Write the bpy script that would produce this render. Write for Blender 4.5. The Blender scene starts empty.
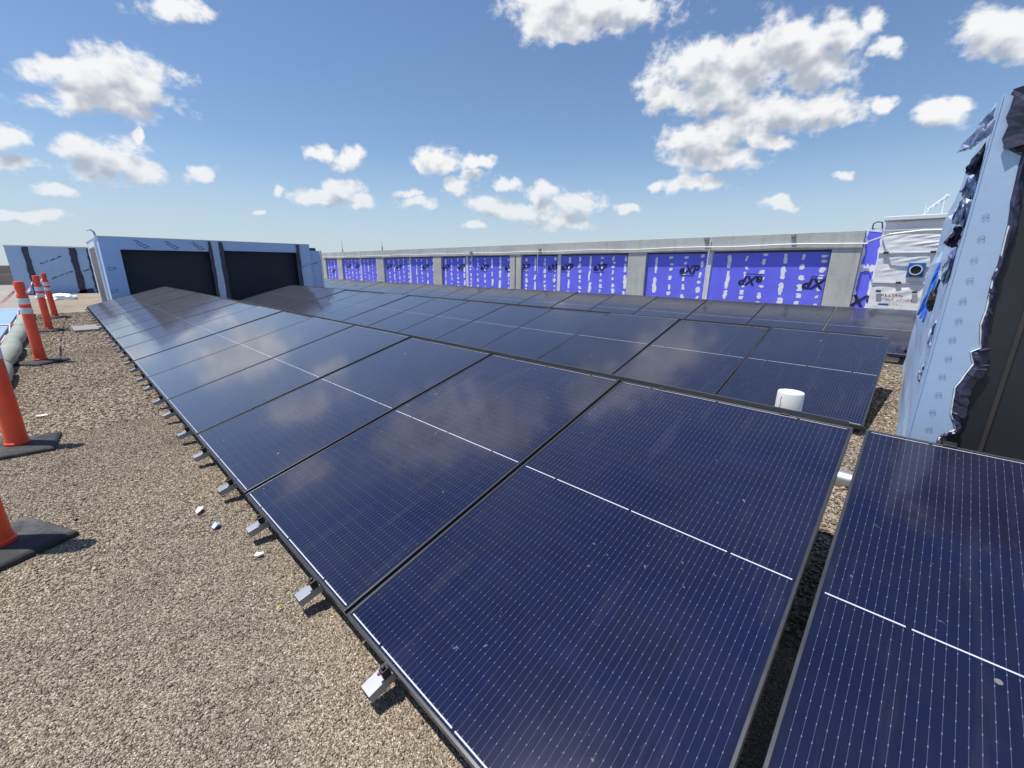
import bpy, bmesh, math, random
import numpy as np
from mathutils import Vector, Matrix, Euler
random.seed(7); rng = np.random.default_rng(11)
R = math.radians
sc = bpy.context.scene
col = sc.collection
GZ = -0.13                         # roof gravel level (z = 0 is the low edge of the panels)
M = {}

# ------------------------------------------------------------------ helpers
class MB:
    def __init__(s): s.v = []; s.f = []; s.mi = []
    def add(s, vs, fs, mi=0):
        b = len(s.v); s.v += [tuple(v) for v in vs]
        s.f += [tuple(b + i for i in f) for f in fs]; s.mi += [mi] * len(fs); return s
    def box(s, x0, x1, y0, y1, z0, z1, T=None, mi=0):
        if x0 > x1: x0, x1 = x1, x0
        if y0 > y1: y0, y1 = y1, y0
        if z0 > z1: z0, z1 = z1, z0
        vs = [(x, y, z) for z in (z0, z1) for y in (y0, y1) for x in (x0, x1)]
        if T: vs = [T @ Vector(v) for v in vs]
        return s.add(vs, [(0, 2, 3, 1), (4, 5, 7, 6), (0, 1, 5, 4), (1, 3, 7, 5), (3, 2, 6, 7), (2, 0, 4, 6)], mi)
    def tube(s, pts, r, n=10, cap=True, mi=0):
        pts = [Vector(p) for p in pts]; rs = r if isinstance(r, (list, tuple)) else [r] * len(pts)
        vs = []; fs = []
        ref = None
        for i, p in enumerate(pts):
            d = (pts[min(i + 1, len(pts) - 1)] - pts[max(i - 1, 0)]).normalized()
            if ref is None:
                ref = Vector((0, 0, 1)) if abs(d.z) < .9 else Vector((1, 0, 0))
            a = d.cross(ref).normalized(); b = a.cross(d).normalized()
            ref = b
            for k in range(n):
                t = 2 * math.pi * k / n
                vs.append(p + (a * math.cos(t) + b * math.sin(t)) * rs[i])
        for i in range(len(pts) - 1):
            for k in range(n):
                k2 = (k + 1) % n
                fs.append((i * n + k, i * n + k2, (i + 1) * n + k2, (i + 1) * n + k))
        if cap:
            fs.append(tuple(range(n))[::-1]); fs.append(tuple((len(pts) - 1) * n + k for k in range(n)))
        return s.add(vs, fs, mi)
    def lathe(s, prof, c=(0, 0, 0), n=24, mi=0):
        vs = []; fs = []
        for (r, z) in prof:
            for k in range(n):
                t = 2 * math.pi * k / n
                vs.append((c[0] + r * math.cos(t), c[1] + r * math.sin(t), c[2] + z))
        for i in range(len(prof) - 1):
            for k in range(n):
                k2 = (k + 1) % n
                fs.append((i * n + k, i * n + k2, (i + 1) * n + k2, (i + 1) * n + k))
        fs.append(tuple(range(n))[::-1]); fs.append(tuple((len(prof) - 1) * n + k for k in range(n)))
        return s.add(vs, fs, mi)
    def prism(s, outline, d, mi=0):          # outline: list of Vectors (planar), extruded by vector d
        n = len(outline); o = [Vector(p) for p in outline]; d = Vector(d)
        vs = o + [p + d for p in o]
        fs = [tuple(range(n)), tuple(range(2 * n - 1, n - 1, -1))] + [(i, i + n, (i + 1) % n + n, (i + 1) % n) for i in range(n)]
        return s.add(vs, fs, mi)
    def build(s, name, mat, parent=None, smooth=False, bevel=0, sub=0, loc=None):
        me = bpy.data.meshes.new(name); me.from_pydata(s.v, [], s.f)
        for m in (mat if isinstance(mat, (list, tuple)) else [mat]): me.materials.append(m)
        if any(s.mi): me.polygons.foreach_set('material_index', s.mi)
        bm = bmesh.new(); bm.from_mesh(me); bmesh.ops.recalc_face_normals(bm, faces=bm.faces); bm.to_mesh(me); bm.free()
        if smooth:
            me.shade_smooth()
            try: me.set_sharp_from_angle(angle=R(40))
            except Exception: pass
        o = bpy.data.objects.new(name, me); col.objects.link(o)
        if loc is not None: o.location = loc
        if parent: o.parent = parent
        if bevel:
            b = o.modifiers.new('bevel', 'BEVEL'); b.width = bevel; b.segments = 2; b.limit_method = 'ANGLE'
        if sub:
            b = o.modifiers.new('sub', 'SUBSURF'); b.levels = b.render_levels = sub
        return o

def tag(o, label=None, cat=None, group=None, kind=None):
    for k, v in (('label', label), ('category', cat), ('group', group), ('kind', kind)):
        if v: o[k] = v
    return o
def empty(name, loc, label, cat, group=None, rot=(0, 0, 0)):
    o = bpy.data.objects.new(name, None); col.objects.link(o); o.location = loc; o.rotation_euler = rot
    o.empty_display_size = .1
    return tag(o, label, cat, group)
def copy_tree(o, parent=None):
    c = o.copy(); col.objects.link(c); c.parent = parent
    for ch in list(o.children): copy_tree(ch, c)
    return c
def text_mesh(name, txt, size, T, mat, parent, shear=0.0, ext=.0015, bold=.0):
    cu = bpy.data.curves.new(name, 'FONT'); cu.body = txt; cu.size = size; cu.align_x = 'CENTER'; cu.align_y = 'CENTER'
    cu.extrude = ext; cu.shear = shear; cu.offset = bold; cu.resolution_u = 3
    tmp = bpy.data.objects.new(name, cu); col.objects.link(tmp)
    dg = bpy.context.evaluated_depsgraph_get(); dg.update()
    me = bpy.data.meshes.new_from_object(tmp.evaluated_get(dg))
    bpy.data.objects.remove(tmp); bpy.data.curves.remove(cu)
    me.transform(T); me.materials.clear(); me.materials.append(mat)
    o = bpy.data.objects.new(name, me); col.objects.link(o); o.parent = parent
    return o

# ------------------------------------------------------------------ materials
class NT:
    def __init__(s, nt): s.nt = nt; s.n = nt.nodes; s.l = nt.links
    def new(s, t, **kw):
        n = s.n.new(t)
        for k, v in kw.items(): setattr(n, k, v)
        return n
    def set(s, sock, v):
        if isinstance(v, bpy.types.NodeSocket): s.l.new(v, sock)
        elif v is not None: sock.default_value = v
    def math(s, op, a, b=None, c=None, clamp=False):
        n = s.new('ShaderNodeMath', operation=op, use_clamp=clamp)
        s.set(n.inputs[0], a)
        if b is not None: s.set(n.inputs[1], b)
        if c is not None: s.set(n.inputs[2], c)
        return n.outputs[0]
    def vmath(s, op, a, b=None, scale=None):
        n = s.new('ShaderNodeVectorMath', operation=op); s.set(n.inputs[0], a)
        if b is not None: s.set(n.inputs[1], b)
        if scale is not None: s.set(n.inputs['Scale'], scale)
        return n.outputs['Value'] if op in ('LENGTH', 'DOT_PRODUCT', 'DISTANCE') else n.outputs[0]
    def noise(s, vec, scale, detail=4, rough=.5, dim='3D', dist=0):
        n = s.new('ShaderNodeTexNoise'); n.noise_dimensions = dim; s.set(n.inputs['Vector'], vec)
        n.inputs['Scale'].default_value = scale; n.inputs['Detail'].default_value = detail
        n.inputs['Roughness'].default_value = rough; n.inputs['Distortion'].default_value = dist
        return n
    def ramp(s, fac, stops, interp='LINEAR'):
        n = s.new('ShaderNodeValToRGB'); n.color_ramp.interpolation = interp
        e = n.color_ramp.elements
        while len(e) < len(stops): e.new(.5)
        for i, (p, c) in enumerate(stops):
            e[i].position = p; e[i].color = (*c, 1) if len(c) == 3 else c
        s.set(n.inputs[0], fac); return n.outputs[0]
    def maprange(s, v, a, b, c=0, d=1, smooth=False):
        n = s.new('ShaderNodeMapRange'); n.interpolation_type = 'SMOOTHSTEP' if smooth else 'LINEAR'; n.clamp = True
        s.set(n.inputs[0], v)
        for i, x in enumerate((a, b, c, d)): s.set(n.inputs[i + 1], x)
        return n.outputs[0]
    def mix(s, f, a, b, mode='MIX'):
        n = s.new('ShaderNodeMix', data_type='RGBA', blend_type=mode); s.set(n.inputs[0], f)
        for i, v in ((6, a), (7, b)):
            if isinstance(v, (tuple, list)): v = (*v[:3], 1)
            s.set(n.inputs[i], v)
        return n.outputs[2]
    def bump(s, h, strength=.3, dist=.01):
        n = s.new('ShaderNodeBump'); n.inputs['Strength'].default_value = strength; n.inputs['Distance'].default_value = dist
        s.set(n.inputs['Height'], h); return n.outputs[0]

def material(name):
    m = bpy.data.materials.new(name); m.use_nodes = True; nt = NT(m.node_tree)
    b = m.node_tree.nodes['Principled BSDF']; M[name] = m
    return m, nt, b
def simple(name, c, rough=.6, metal=0.0, var=.12, scale=6, bump=0.0, bscale=60, bdist=.004, spec=.5, dirt=None, dirt_amt=.35, dscale=2.5):
    m, t, b = material(name)
    tc = t.new('ShaderNodeTexCoord').outputs['Object']
    n = t.noise(tc, scale, 6, .6).outputs[0]
    f = t.maprange(n, .3, .7)
    cc = t.mix(f, tuple(x * (1 - var) for x in c), tuple(min(1, x * (1 + var)) for x in c))
    if dirt:
        d = t.maprange(t.noise(tc, dscale, 8, .65).outputs[0], .5, .72, 0, dirt_amt)
        cc = t.mix(d, cc, dirt)
    t.set(b.inputs['Base Color'], cc)
    b.inputs['Metallic'].default_value = metal; b.inputs['Specular IOR Level'].default_value = spec
    t.set(b.inputs['Roughness'], t.maprange(n, .25, .75, max(.03, rough - .08), min(1, rough + .08)))
    if bump:
        t.set(b.inputs['Normal'], t.bump(t.noise(tc, bscale, 5, .6).outputs[0], bump, bdist))
    return m

# --- glass of the solar panels: half-cut cells, thin wires with solder pads, white ribbons, dust
PW, PL, FR = 1.045, 1.7413, .009
def make_cell_material():
    m, t, b = material('solar_cells')
    tc = t.new('ShaderNodeTexCoord').outputs['Object']
    s = t.new('ShaderNodeSeparateXYZ'); t.set(s.inputs[0], tc); x, y = s.outputs[0], s.outputs[1]
    oi = t.new('ShaderNodeObjectInfo').outputs['Random']
    mar = .017; wid = PW - 2 * mar
    u = t.math('DIVIDE', t.math('SUBTRACT', x, mar), wid)            # 0..1 over the cells
    inx = t.math('MULTIPLY', t.math('GREATER_THAN', u, 0), t.math('LESS_THAN', u, 1))
    lw = t.math('FRACT', t.math('MULTIPLY', u, 54.0))
    dist = t.math('MULTIPLY', t.math('ABSOLUTE', t.math('SUBTRACT', lw, .5)), wid / 54)
    wire = t.math('LESS_THAN', dist, .0006)
    pv = t.math('ABSOLUTE', t.math('SUBTRACT', t.math('FRACT', t.math('DIVIDE', y, .0418)), .5))
    pad = t.math('MULTIPLY', t.math('LESS_THAN', dist, .0009), t.math('LESS_THAN', pv, .055))
    # cells: six columns, twenty rows
    cx = t.math('ABSOLUTE', t.math('SUBTRACT', t.math('FRACT', t.math('MULTIPLY', u, 6.0)), .5))
    cgap = t.math('GREATER_THAN', cx, .4945)
    v = t.math('DIVIDE', t.math('SUBTRACT', y, .022), PL - .044)
    cy = t.math('ABSOLUTE', t.math('SUBTRACT', t.math('FRACT', t.math('MULTIPLY', v, 20.0)), .5))
    rgap = t.math('GREATER_THAN', cy, .491)
    cell_id = t.math('ADD', t.math('FLOOR', t.math('MULTIPLY', u, 6.0)), t.math('MULTIPLY', t.math('FLOOR', t.math('MULTIPLY', v, 20.0)), 7.31))
    wn = t.new('ShaderNodeTexWhiteNoise'); wn.noise_dimensions = '1D'; t.set(wn.inputs['W'], t.math('ADD', cell_id, t.math('MULTIPLY', oi, 91.0)))
    cvar = t.maprange(wn.outputs[0], 0, 1, .88, 1.12)
    big = t.maprange(oi, 0, 1, .85, 1.15)
    base = t.vmath('SCALE', (.0014, .0038, .027), scale=t.math('MULTIPLY', cvar, big))
    c = t.mix(t.math('MAXIMUM', cgap, rgap), base, (.004, .005, .010))
    c = t.mix(t.math('MULTIPLY', wire, inx), c, (.047, .055, .100))
    c = t.mix(t.math('MULTIPLY', pad, inx), c, (.13, .15, .23))
    # ribbons: low, middle, high, each in three lengths
    seg = t.math('ABSOLUTE', t.math('SUBTRACT', t.math('FRACT', t.math('MULTIPLY_ADD', u, 3.0, .5)), .5))
    on = t.math('MULTIPLY', t.math('LESS_THAN', seg, .484), inx)
    rib = 0
    for (yy, hw) in ((.0165, .0019), (.871, .0021), (PL - .0165, .0013)):
        r = t.math('LESS_THAN', t.math('ABSOLUTE', t.math('SUBTRACT', y, yy)), hw)
        rib = r if rib == 0 else t.math('MAXIMUM', rib, r)
    rib = t.math('MULTIPLY', rib, on)
    c = t.mix(rib, c, (.54, .56, .60))
    # dust film, dried drops
    off = t.vmath('ADD', tc, t.vmath('SCALE', (13.0, 7.0, 3.0), scale=oi))
    d1 = t.maprange(t.noise(off, 2.2, 7, .62).outputs[0], .35, .8, .001, .026)
    d2 = t.math('MULTIPLY', t.maprange(t.noise(off, 34, 3, .5).outputs[0], .70, .76, 0, .34), t.maprange(t.noise(off, 1.7, 2, .5).outputs[0], .48, .60))
    vo = t.new('ShaderNodeTexVoronoi'); t.set(vo.inputs['Vector'], off); vo.inputs['Scale'].default_value = 7.5
    spot = t.math('MULTIPLY', t.math('LESS_THAN', vo.outputs['Distance'], .045), t.math('GREATER_THAN', t.new('ShaderNodeSeparateColor').outputs[0], .5))
    sep = t.new('ShaderNodeSeparateColor'); t.set(sep.inputs[0], vo.outputs['Color'])
    spot = t.math('MULTIPLY', t.math('LESS_THAN', vo.outputs['Distance'], t.math('MULTIPLY', sep.outputs[1], .07)), t.math('GREATER_THAN', sep.outputs[0], .86))
    d3 = t.maprange(t.noise(t.vmath('MULTIPLY', off, (11, 1.1, 1)), 1.6, 5, .6).outputs[0], .55, .85, 0, .045)
    d1 = t.math('ADD', d1, d3)
    dust = t.math('MAXIMUM', t.math('ADD', d1, d2), t.math('MULTIPLY', spot, .4), clamp=True)
    c = t.mix(dust, c, (.42, .40, .37))
    t.set(b.inputs['Base Color'], c)
    rgh = t.maprange(t.noise(off, 3.0, 6, .6).outputs[0], .3, .75, .12, .19)
    t.set(b.inputs['Roughness'], t.math('ADD', rgh, t.math('MULTIPLY', dust, .35)))
    b.inputs['IOR'].default_value = 1.36; b.inputs['Coat Weight'].default_value = 1.0; b.inputs['Coat IOR'].default_value = 1.36
    t.set(b.inputs['Coat Roughness'], t.maprange(t.noise(off, 3.0, 6, .6).outputs[0], .3, .75, .05, .11))
    b.inputs['Sheen Weight'].default_value = .45; b.inputs['Sheen Roughness'].default_value = .38; b.inputs['Sheen Tint'].default_value = (1, .86, .76, 1)
    b.inputs['Specular IOR Level'].default_value = .5
    t.set(b.inputs['Normal'], t.bump(t.noise(off, 1.6, 3, .5).outputs[0], .05, .02))
    return m
make_cell_material()
simple('frame_metal', (.055, .058, .066), .34, .35, .08, spec=.7)
simple('galvanised', (.33, .35, .385), .5, .6, .10, 18, dirt=(.33, .31, .29), dirt_amt=.4)
simple('black_plastic', (.012, .012, .013), .45, 0, .2)
simple('rubber', (.028, .029, .032), .75, 0, .25, 14, bump=.4, bscale=70, dirt=(.17, .16, .15), dirt_amt=.55, dscale=7)
simple('red_plastic', (.36, .08, .10), .4)
simple('orange_plastic', (.88, .080, .026), .42, 0, .06, 9, dirt=(.34, .12, .07), dirt_amt=.65, dscale=12)
simple('reflective_white', (.68, .69, .70), .35, 0, .06, 20, dirt=(.34, .31, .29), dirt_amt=.65, dscale=16)
simple('sheathing', (.38, .55, .82), .55, 0, .05, 2.5, bump=.10, bscale=3, bdist=.02, dirt=(.42, .50, .62), dirt_amt=.35)
simple('sheathing_pale', (.40, .545, .75), .5, 0, .04, 3, bump=.12, bscale=4, bdist=.02, dirt=(.50, .56, .64), dirt_amt=.3)
simple('membrane_dark', (.040, .043, .082), .38, 0, .3, 8, bump=.5, bscale=14, bdist=.02)
simple('membrane_silver', (.48, .56, .72), .3, .35, .35, 12, bump=.5, bscale=18, bdist=.02)
simple('mark_ink', (.035, .06, .14), .7)
simple('mark_faint', (.16, .26, .48), .7)
simple('white_flashing', (.74, .76, .78), .45, 0, .05, 5)
simple('white_wrap', (.86, .88, .90), .42, 0, .06, 4, bump=.5, bscale=5, bdist=.02, dirt=(.48, .50, .54), dirt_amt=.3)
simple('white_pvc', (.80, .80, .78), .4, 0, .03, 8, dirt=(.45, .42, .38), dirt_amt=.45, dscale=16)
simple('dark_panel', (.022, .024, .029), .5, 0, .15, 2, dirt=(.05, .05, .055), dirt_amt=.4)
simple('seam_brown', (.050, .043, .040), .6)
simple('xps_blue', (.155, .165, .92), .55, 0, .10, 3, bump=.05, bscale=40, dirt=(.16, .18, .80), dirt_amt=.4)
simple('adhesive', (.84, .86, .94), .6, 0, .1, 20)
simple('joint_tape', (.66, .70, .82), .5, 0, .08, 8)
simple('print_ink', (.012, .012, .05), .6)
simple('port_blue', (.02, .12, .42), .45)
simple('tape_blue', (.02, .13, .62), .35, 0, .2, 12)
simple('red_print', (.55, .13, .14), .6)
simple('opening_dark', (.010, .015, .030), .6, 0, .15, 2)
simple('board_blue', (.26, .38, .62), .55, 0, .06, 3)
simple('membrane_tube', (.30, .33, .28), .6, 0, .12, 7, bump=.3, bscale=12, bdist=.02, dirt=(.24, .23, .20), dirt_amt=.5)
simple('paver', (.24, .24, .235), .85, 0, .15, 12, bump=.3, bscale=80)
simple('jacket_metal', (.40, .41, .42), .45, .8, .12, 9)
simple('tape_pink', (.80, .50, .50), .5, 0, .25, 30)
simple('paper', (.78, .78, .78), .7)
simple('yellow_scrap', (.70, .55, .15), .7)
simple('far_land', (.11, .14, .09), .9, 0, .4, .01)
simple('louver_metal', (.34, .34, .36), .5, .3, .12, 10)
simple('far_roof', (.30, .27, .24), .9, 0, .15, 1)

def make_concrete():
    m, t, b = material('concrete')
    tc = t.new('ShaderNodeTexCoord').outputs['Object']
    n1 = t.noise(tc, 1.6, 8, .62).outputs[0]; n2 = t.noise(tc, 28, 6, .6).outputs[0]
    c = t.ramp(t.math('ADD', t.math('MULTIPLY', n1, .7), t.math('MULTIPLY', n2, .3)),
               [(.33, (.37, .39, .37)), (.5, (.48, .50, .48)), (.68, (.57, .585, .56))])
    st = t.noise(t.vmath('MULTIPLY', tc, (6, 6, .5)), 1.0, 5, .6).outputs[0]
    c = t.mix(t.maprange(st, .52, .75, 0, .45), c, (.24, .25, .24))
    t.set(b.inputs['Base Color'], c); b.inputs['Roughness'].default_value = .85
    t.set(b.inputs['Normal'], t.bump(t.math('ADD', n2, t.math('MULTIPLY', t.noise(tc, 120, 3).outputs[0], .5)), .35, .008))
make_concrete()

def make_gravel():
    m, t, b = material('gravel_bed')
    tc = t.new('ShaderNodeTexCoord').outputs['Object']
    warp = t.vmath('ADD', tc, t.vmath('SCALE', t.noise(tc, 40, 2).outputs[1], scale=.012))
    v = t.new('ShaderNodeTexVoronoi'); t.set(v.inputs['Vector'], warp); v.inputs['Scale'].default_value = 330; v.inputs['Randomness'].default_value = 1
    sep = t.new('ShaderNodeSeparateColor'); t.set(sep.inputs[0], v.outputs['Color'])
    stone = t.ramp(sep.outputs[0], [(0, (.10, .083, .066)), (.25, (.195, .160, .122)), (.55, (.285, .238, .182)), (.82, (.38, .325, .255)), (1, (.62, .57, .50))])
    big = t.noise(tc, .9, 6, .6).outputs[0]
    stone = t.mix(1.0, stone, t.ramp(big, [(.3, (.68, .67, .65)), (.46, (.92, .90, .87)), (.56, (.99, .95, .89)), (.7, (1.14, 1.09, 1.00))]), 'MULTIPLY')
    t.set(b.inputs['Base Color'], stone); b.inputs['Roughness'].default_value = .9; b.inputs['Specular IOR Level'].default_value = .25
    h = t.math('SUBTRACT', 1.0, v.outputs['Distance'])
    h2 = t.math('ADD', h, t.math('MULTIPLY', t.noise(tc, 9, 4).outputs[0], .8))
    t.set(b.inputs['Normal'], t.bump(h2, .22, .0025))
    m2, t, b = material('gravel_stone')
    at = t.new('ShaderNodeAttribute'); at.attribute_name = 'tone'
    c = t.ramp(at.outputs['Fac'], [(0, (.085, .072, .06)), (.25, (.19, .157, .122)), (.55, (.295, .246, .19)), (.82, (.42, .36, .285)), (1, (.72, .67, .60))])
    big = t.noise(t.new('ShaderNodeTexCoord').outputs['Object'], .9, 6, .6).outputs[0]
    c = t.mix(1.0, c, t.ramp(big, [(.3, (.68, .67, .65)), (.46, (.92, .90, .87)), (.56, (.99, .95, .89)), (.7, (1.14, 1.09, 1.00))]), 'MULTIPLY')
    t.set(b.inputs['Base Color'], c); b.inputs['Roughness'].default_value = .8; b.inputs['Specular IOR Level'].default_value = .3
make_gravel()

# ------------------------------------------------------------------ setting: ground, land
g = MB(); g.add([(-9, -20, GZ), (46, -20, GZ), (46, 1.13, GZ), (-9, 1.13, GZ)], [(0, 1, 2, 3)])
tag(g.build('ground', M['gravel_bed']), kind='structure')
g = MB(); g.add([(-9, 1.13, GZ - .02), (46, 1.13, GZ - .02), (46, 14, GZ - .02), (-9, 14, GZ - .02)], [(0, 1, 2, 3)])
tag(g.build('lower_roof', M['far_roof']), kind='structure')
g = MB(); g.add([(-4000, -4000, -9), (4000, -4000, -9), (4000, 4000, -9), (-4000, 4000, -9)], [(0, 1, 2, 3)])
tag(g.build('terrain', M['far_land']), kind='structure')

# loose stones of the gravel
def stones():
    regs = [(-.9, 1.0, -.35, 1.15, 110000, .0026), (1.0, 3.2, -.25, 1.15, 75000, .0033), (3.2, 7.5, -.2, 1.1, 26000, .0065),
            (7.5, 14.5, -.2, 1.0, 12000, .010), (-1.3, -.95, -4.9, -1.0, 7000, .0075), (-1.35, -.2, -6.9, -3.9, 9000, .010)]
    P = []; S = []
    for (x0, x1, y0, y1, n, r) in regs:
        xy = rng.uniform((x0, y0), (x1, y1), (n, 2)); P.append(xy); S.append(r * rng.lognormal(0, .32, n))
    P = np.concatenate(P); S = np.concatenate(S); n = len(P)
    phi = (1 + 5 ** .5) / 2
    tv = np.array([(1, 0, 0), (-.5, .87, .1), (-.5, -.87, -.1), (.45, .6, .75), (.3, -.75, .7), (-.85, .1, .7), (.1, .1, -.9)], float)
    tf = np.array([(3, 5, 4), (0, 3, 4), (0, 1, 3), (1, 5, 3), (1, 2, 5), (2, 4, 5), (2, 0, 4), (0, 6, 1), (1, 6, 2), (2, 6, 0)])
    k = len(tv)
    V = tv[None] * rng.uniform(.6, 1.3, (n, k, 1)) * (np.array([1.0, .78, .62])[None, None] * rng.uniform(.8, 1.25, (n, 1, 3)))
    a = rng.uniform(0, 6.283, n); b = rng.normal(0, .4, n)
    ca, sa, cb, sb = np.cos(a), np.sin(a), np.cos(b), np.sin(b)
    x, y, z = V[..., 0], V[..., 1], V[..., 2]
    y, z = y * cb[:, None] - z * sb[:, None], y * sb[:, None] + z * cb[:, None]
    x, y = x * ca[:, None] - y * sa[:, None], x * sa[:, None] + y * ca[:, None]
    V = np.stack([x, y, z], -1) * S[:, None, None]
    V[..., 0] += P[:, None, 0]; V[..., 1] += P[:, None, 1]; V[..., 2] += GZ + S[:, None] * rng.uniform(-.05, .45, (n, 1))
    F = (tf[None] + (np.arange(n) * k)[:, None, None]).reshape(-1, 3)
    me = bpy.data.meshes.new('gravel'); me.vertices.add(n * k); me.vertices.foreach_set('co', V.reshape(-1))
    me.loops.add(F.size); me.loops.foreach_set('vertex_index', F.reshape(-1).astype(np.int32))
    me.polygons.add(len(F)); me.polygons.foreach_set('loop_start', np.arange(0, F.size, 3, dtype=np.int32))
    me.update(calc_edges=True)
    at = me.attributes.new('tone', 'FLOAT', 'POINT'); tone = np.repeat(np.clip(rng.beta(1.5, 1.6, n) , 0, 1), k)
    at.data.foreach_set('value', tone.astype(np.float32))
    me.materials.append(M['gravel_stone'])
    o = bpy.data.objects.new('gravel', me); col.objects.link(o); tag(o, 'loose tan and brown pea gravel spread over the flat roof', 'gravel', kind='stuff')
stones()

# ------------------------------------------------------------------ solar panels
TAU = .2672; CT, ST = math.cos(TAU), math.sin(TAU)
PITCH = 1.06
def panel_proto(front):
    root = empty('solar_panel', (0, 0, 0), 'x', 'solar panel')
    f = MB(); D = .035
    f.box(0, PW, 0, FR, -D, 0).box(0, PW, PL - FR, PL, -D, 0).box(0, FR, FR, PL - FR, -D, 0).box(PW - FR, PW, FR, PL - FR, -D, 0)
    f.build('frame', M['frame_metal'], root, bevel=.0012)
    q = MB(); q.box(FR, PW - FR, FR, PL - FR, -.008, -.0018); q.build('glass', M['solar_cells'], root)
    up = Vector((0, ST, CT))
    r = MB()
    for x in (.235, .805):
        r.box(x - .02, x + .02, .03, PL - .03, -.078, -.037)
        for yy in (.25, PL - .12):
            top = Vector((x, yy, -.078)); h = (yy * ST - .078 * CT) - GZ
            r.tube([top, top - up * h], .017, 6)
    r.build('support_frame', M['galvanised'], root)
    if front:
        for x in (.235, .805):
            k = MB(); k.box(x - .023, x + .023, -.078, .028, -.068, -.038)
            k.box(x - .017, x + .017, -.080, -.0785, -.062, -.044, mi=1)  # dark plate on the tube end stands for its shaded hollow
            fo = k.build('mounting_foot', [M['galvanised'], M['black_plastic']], root, bevel=.002)
            k = MB(); k.box(x + .004, x + .024, -.026, -.002, -.0375, -.004).box(x + .008, x + .020, -.020, -.008, -.004, .008)
            k.build('clamp', M['black_plastic'], fo, bevel=.002)
            k = MB(); k.lathe([(.0045, 0), (.005, .004), (.003, .008)], (x + .014, -.030, -.010), 8)
            k.build('bolt_cap', M['red_plastic'], fo)
        for x in (.235, .805):
            k = MB(); k.box(x - .018, x + .018, PL - .010, PL + .022, -.03, .004)
            k.build('end_clamp', M['black_plastic'], root, bevel=.002)
    return root
ORD = ['first', 'second', 'third', 'fourth', 'fifth', 'sixth', 'seventh', 'eighth', 'ninth', 'tenth', 'eleventh', 'twelfth', 'thirteenth',
       'fourteenth', 'fifteenth', 'sixteenth', 'seventeenth', 'eighteenth', 'nineteenth', 'twentieth', 'twenty-first']
pf = panel_proto(True); pb = panel_proto(False)
used = {0: False, 1: False}
def place_panel(proto, key, xl, y, z, label, group):
    o = proto if not used[key] else copy_tree(proto)
    used[key] = True
    o.location = (xl, y, z); o.rotation_euler = (TAU, 0, math.pi)
    o.location.x += random.uniform(-.002, .002); o.location.z += random.uniform(-.002, .002)
    o.rotation_euler.x += R(random.uniform(-.22, .22)); o.rotation_euler.y = R(random.uniform(-.16, .16))
    tag(o, label, 'solar panel', group)
    return o
place_panel(pf, 0, -1.109, 0, 0, 'dark blue solar panel at bottom right corner, alone beyond the open gravel gap', 'solar panels of the front row')
for i in range(-1, 14):
    n = i + 1
    lab = ('large nearest dark blue solar panel, just left of the open gravel gap in front row' if n == 0 else
           'solar panel in front row beside orange bollards, %s one left of the gravel gap' % ORD[n])
    if n == 14: lab = 'last solar panel of front row, touching the pale blue corner of far penthouse'
    place_panel(pf, 0, (i + 1) * PITCH - .0225, 0, 0, lab, 'solar panels of the front row')
for k in range(15):
    lab = ('dark solar panel at right end of middle row, behind the white vent pipe' if k == 0 else
           'solar panel in middle row, %s one counting from the vent pipe end' % ORD[k])
    place_panel(pb, 1, -1.036 + (k + 1) * PITCH - .0225, -3.465, -.040, lab, 'solar panels of the middle row')
for k in range(20):
    lab = ('dark solar panel at right end of back row, below the white wrapped cabinet' if k == 0 else
           'solar panel in back row by concrete wall, %s one counting from the white cabinet' % ORD[k])
    place_panel(pb, 1, -1.233 + (k + 1) * PITCH - .0225, -6.933, .01, lab, 'solar panels of the back row')

# thin rails just behind the ridges
for nm, y, z, x0, x1, lab in (('ridge_rail', -CT * PL - .010, ST * PL + .004, -1.05, 14.8, 'long thin silver rail along the upper edge of front panel row'),
                              ('ridge_rail', -3.465 - CT * PL - .010, ST * PL - .038, -.98, 14.8, 'long thin silver rail along the upper edge of middle panel row')):
    k = MB(); k.box(x0, x1, y - .006, y + .006, z - .03, z + .010)
    x = x0 + .3
    while x < x1:
        k.box(x - .015, x + .015, y - .006, y + .006, GZ, z - .03); x += 2.12
    tag(k.build('ridge_rail', M['frame_metal']), lab, 'rail', 'rails behind the panel rows')

# ------------------------------------------------------------------ vent pipe, conduits
v = empty('vent_pipe', (-.752, -2.22, GZ), 'short white capped plastic vent pipe standing up behind the front panel row', 'pipe')
H = .425 - GZ
k = MB(); k.lathe([(.058, 0), (.058, H - .10)], (0, 0, 0), 28); k.build('pipe', M['white_pvc'], v, smooth=True)
k = MB(); k.lathe([(.060, H - .10), (.0635, H - .098), (.0635, H - .006), (.061, H), (.03, H + .002)], (0, 0, 0), 28)
k.build('cap', M['white_pvc'], v, smooth=True)
k = MB(); k.tube([(0.03, .0565, H - .02), (.034, .0545, H - .045), (.028, .0575, H - .06), (.036, .053, H - .09)], .0012, 5); k.build('crack', M['seam_brown'], v)
def conduit(name, a, bb, r, lab):
    o = empty(name, ((a[0] + bb[0]) / 2, a[1], GZ), lab, 'pipe', 'silver pipes under the panels'); c = o.location
    A, B = Vector(a) - c, Vector(bb) - c
    k = MB(); k.tube([A, B], r, 20); k.build('pipe', M['jacket_metal'], o, smooth=True)
    for t in (.12, .5, .88):
        p = A.lerp(B, t); k = MB(); k.tube([p - Vector((.02, 0, 0)), p + Vector((.02, 0, 0))], r * 1.06, 20); k.build('band', M['galvanised'], o, smooth=True)
    for t in (.3, .75):
        p = A.lerp(B, t); k = MB(); k.box(p.x - .05, p.x + .05, p.y - .1, p.y + .1, 0, p.z - r + .004); k.build('support_block', M['rubber'], o)
    return o
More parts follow.
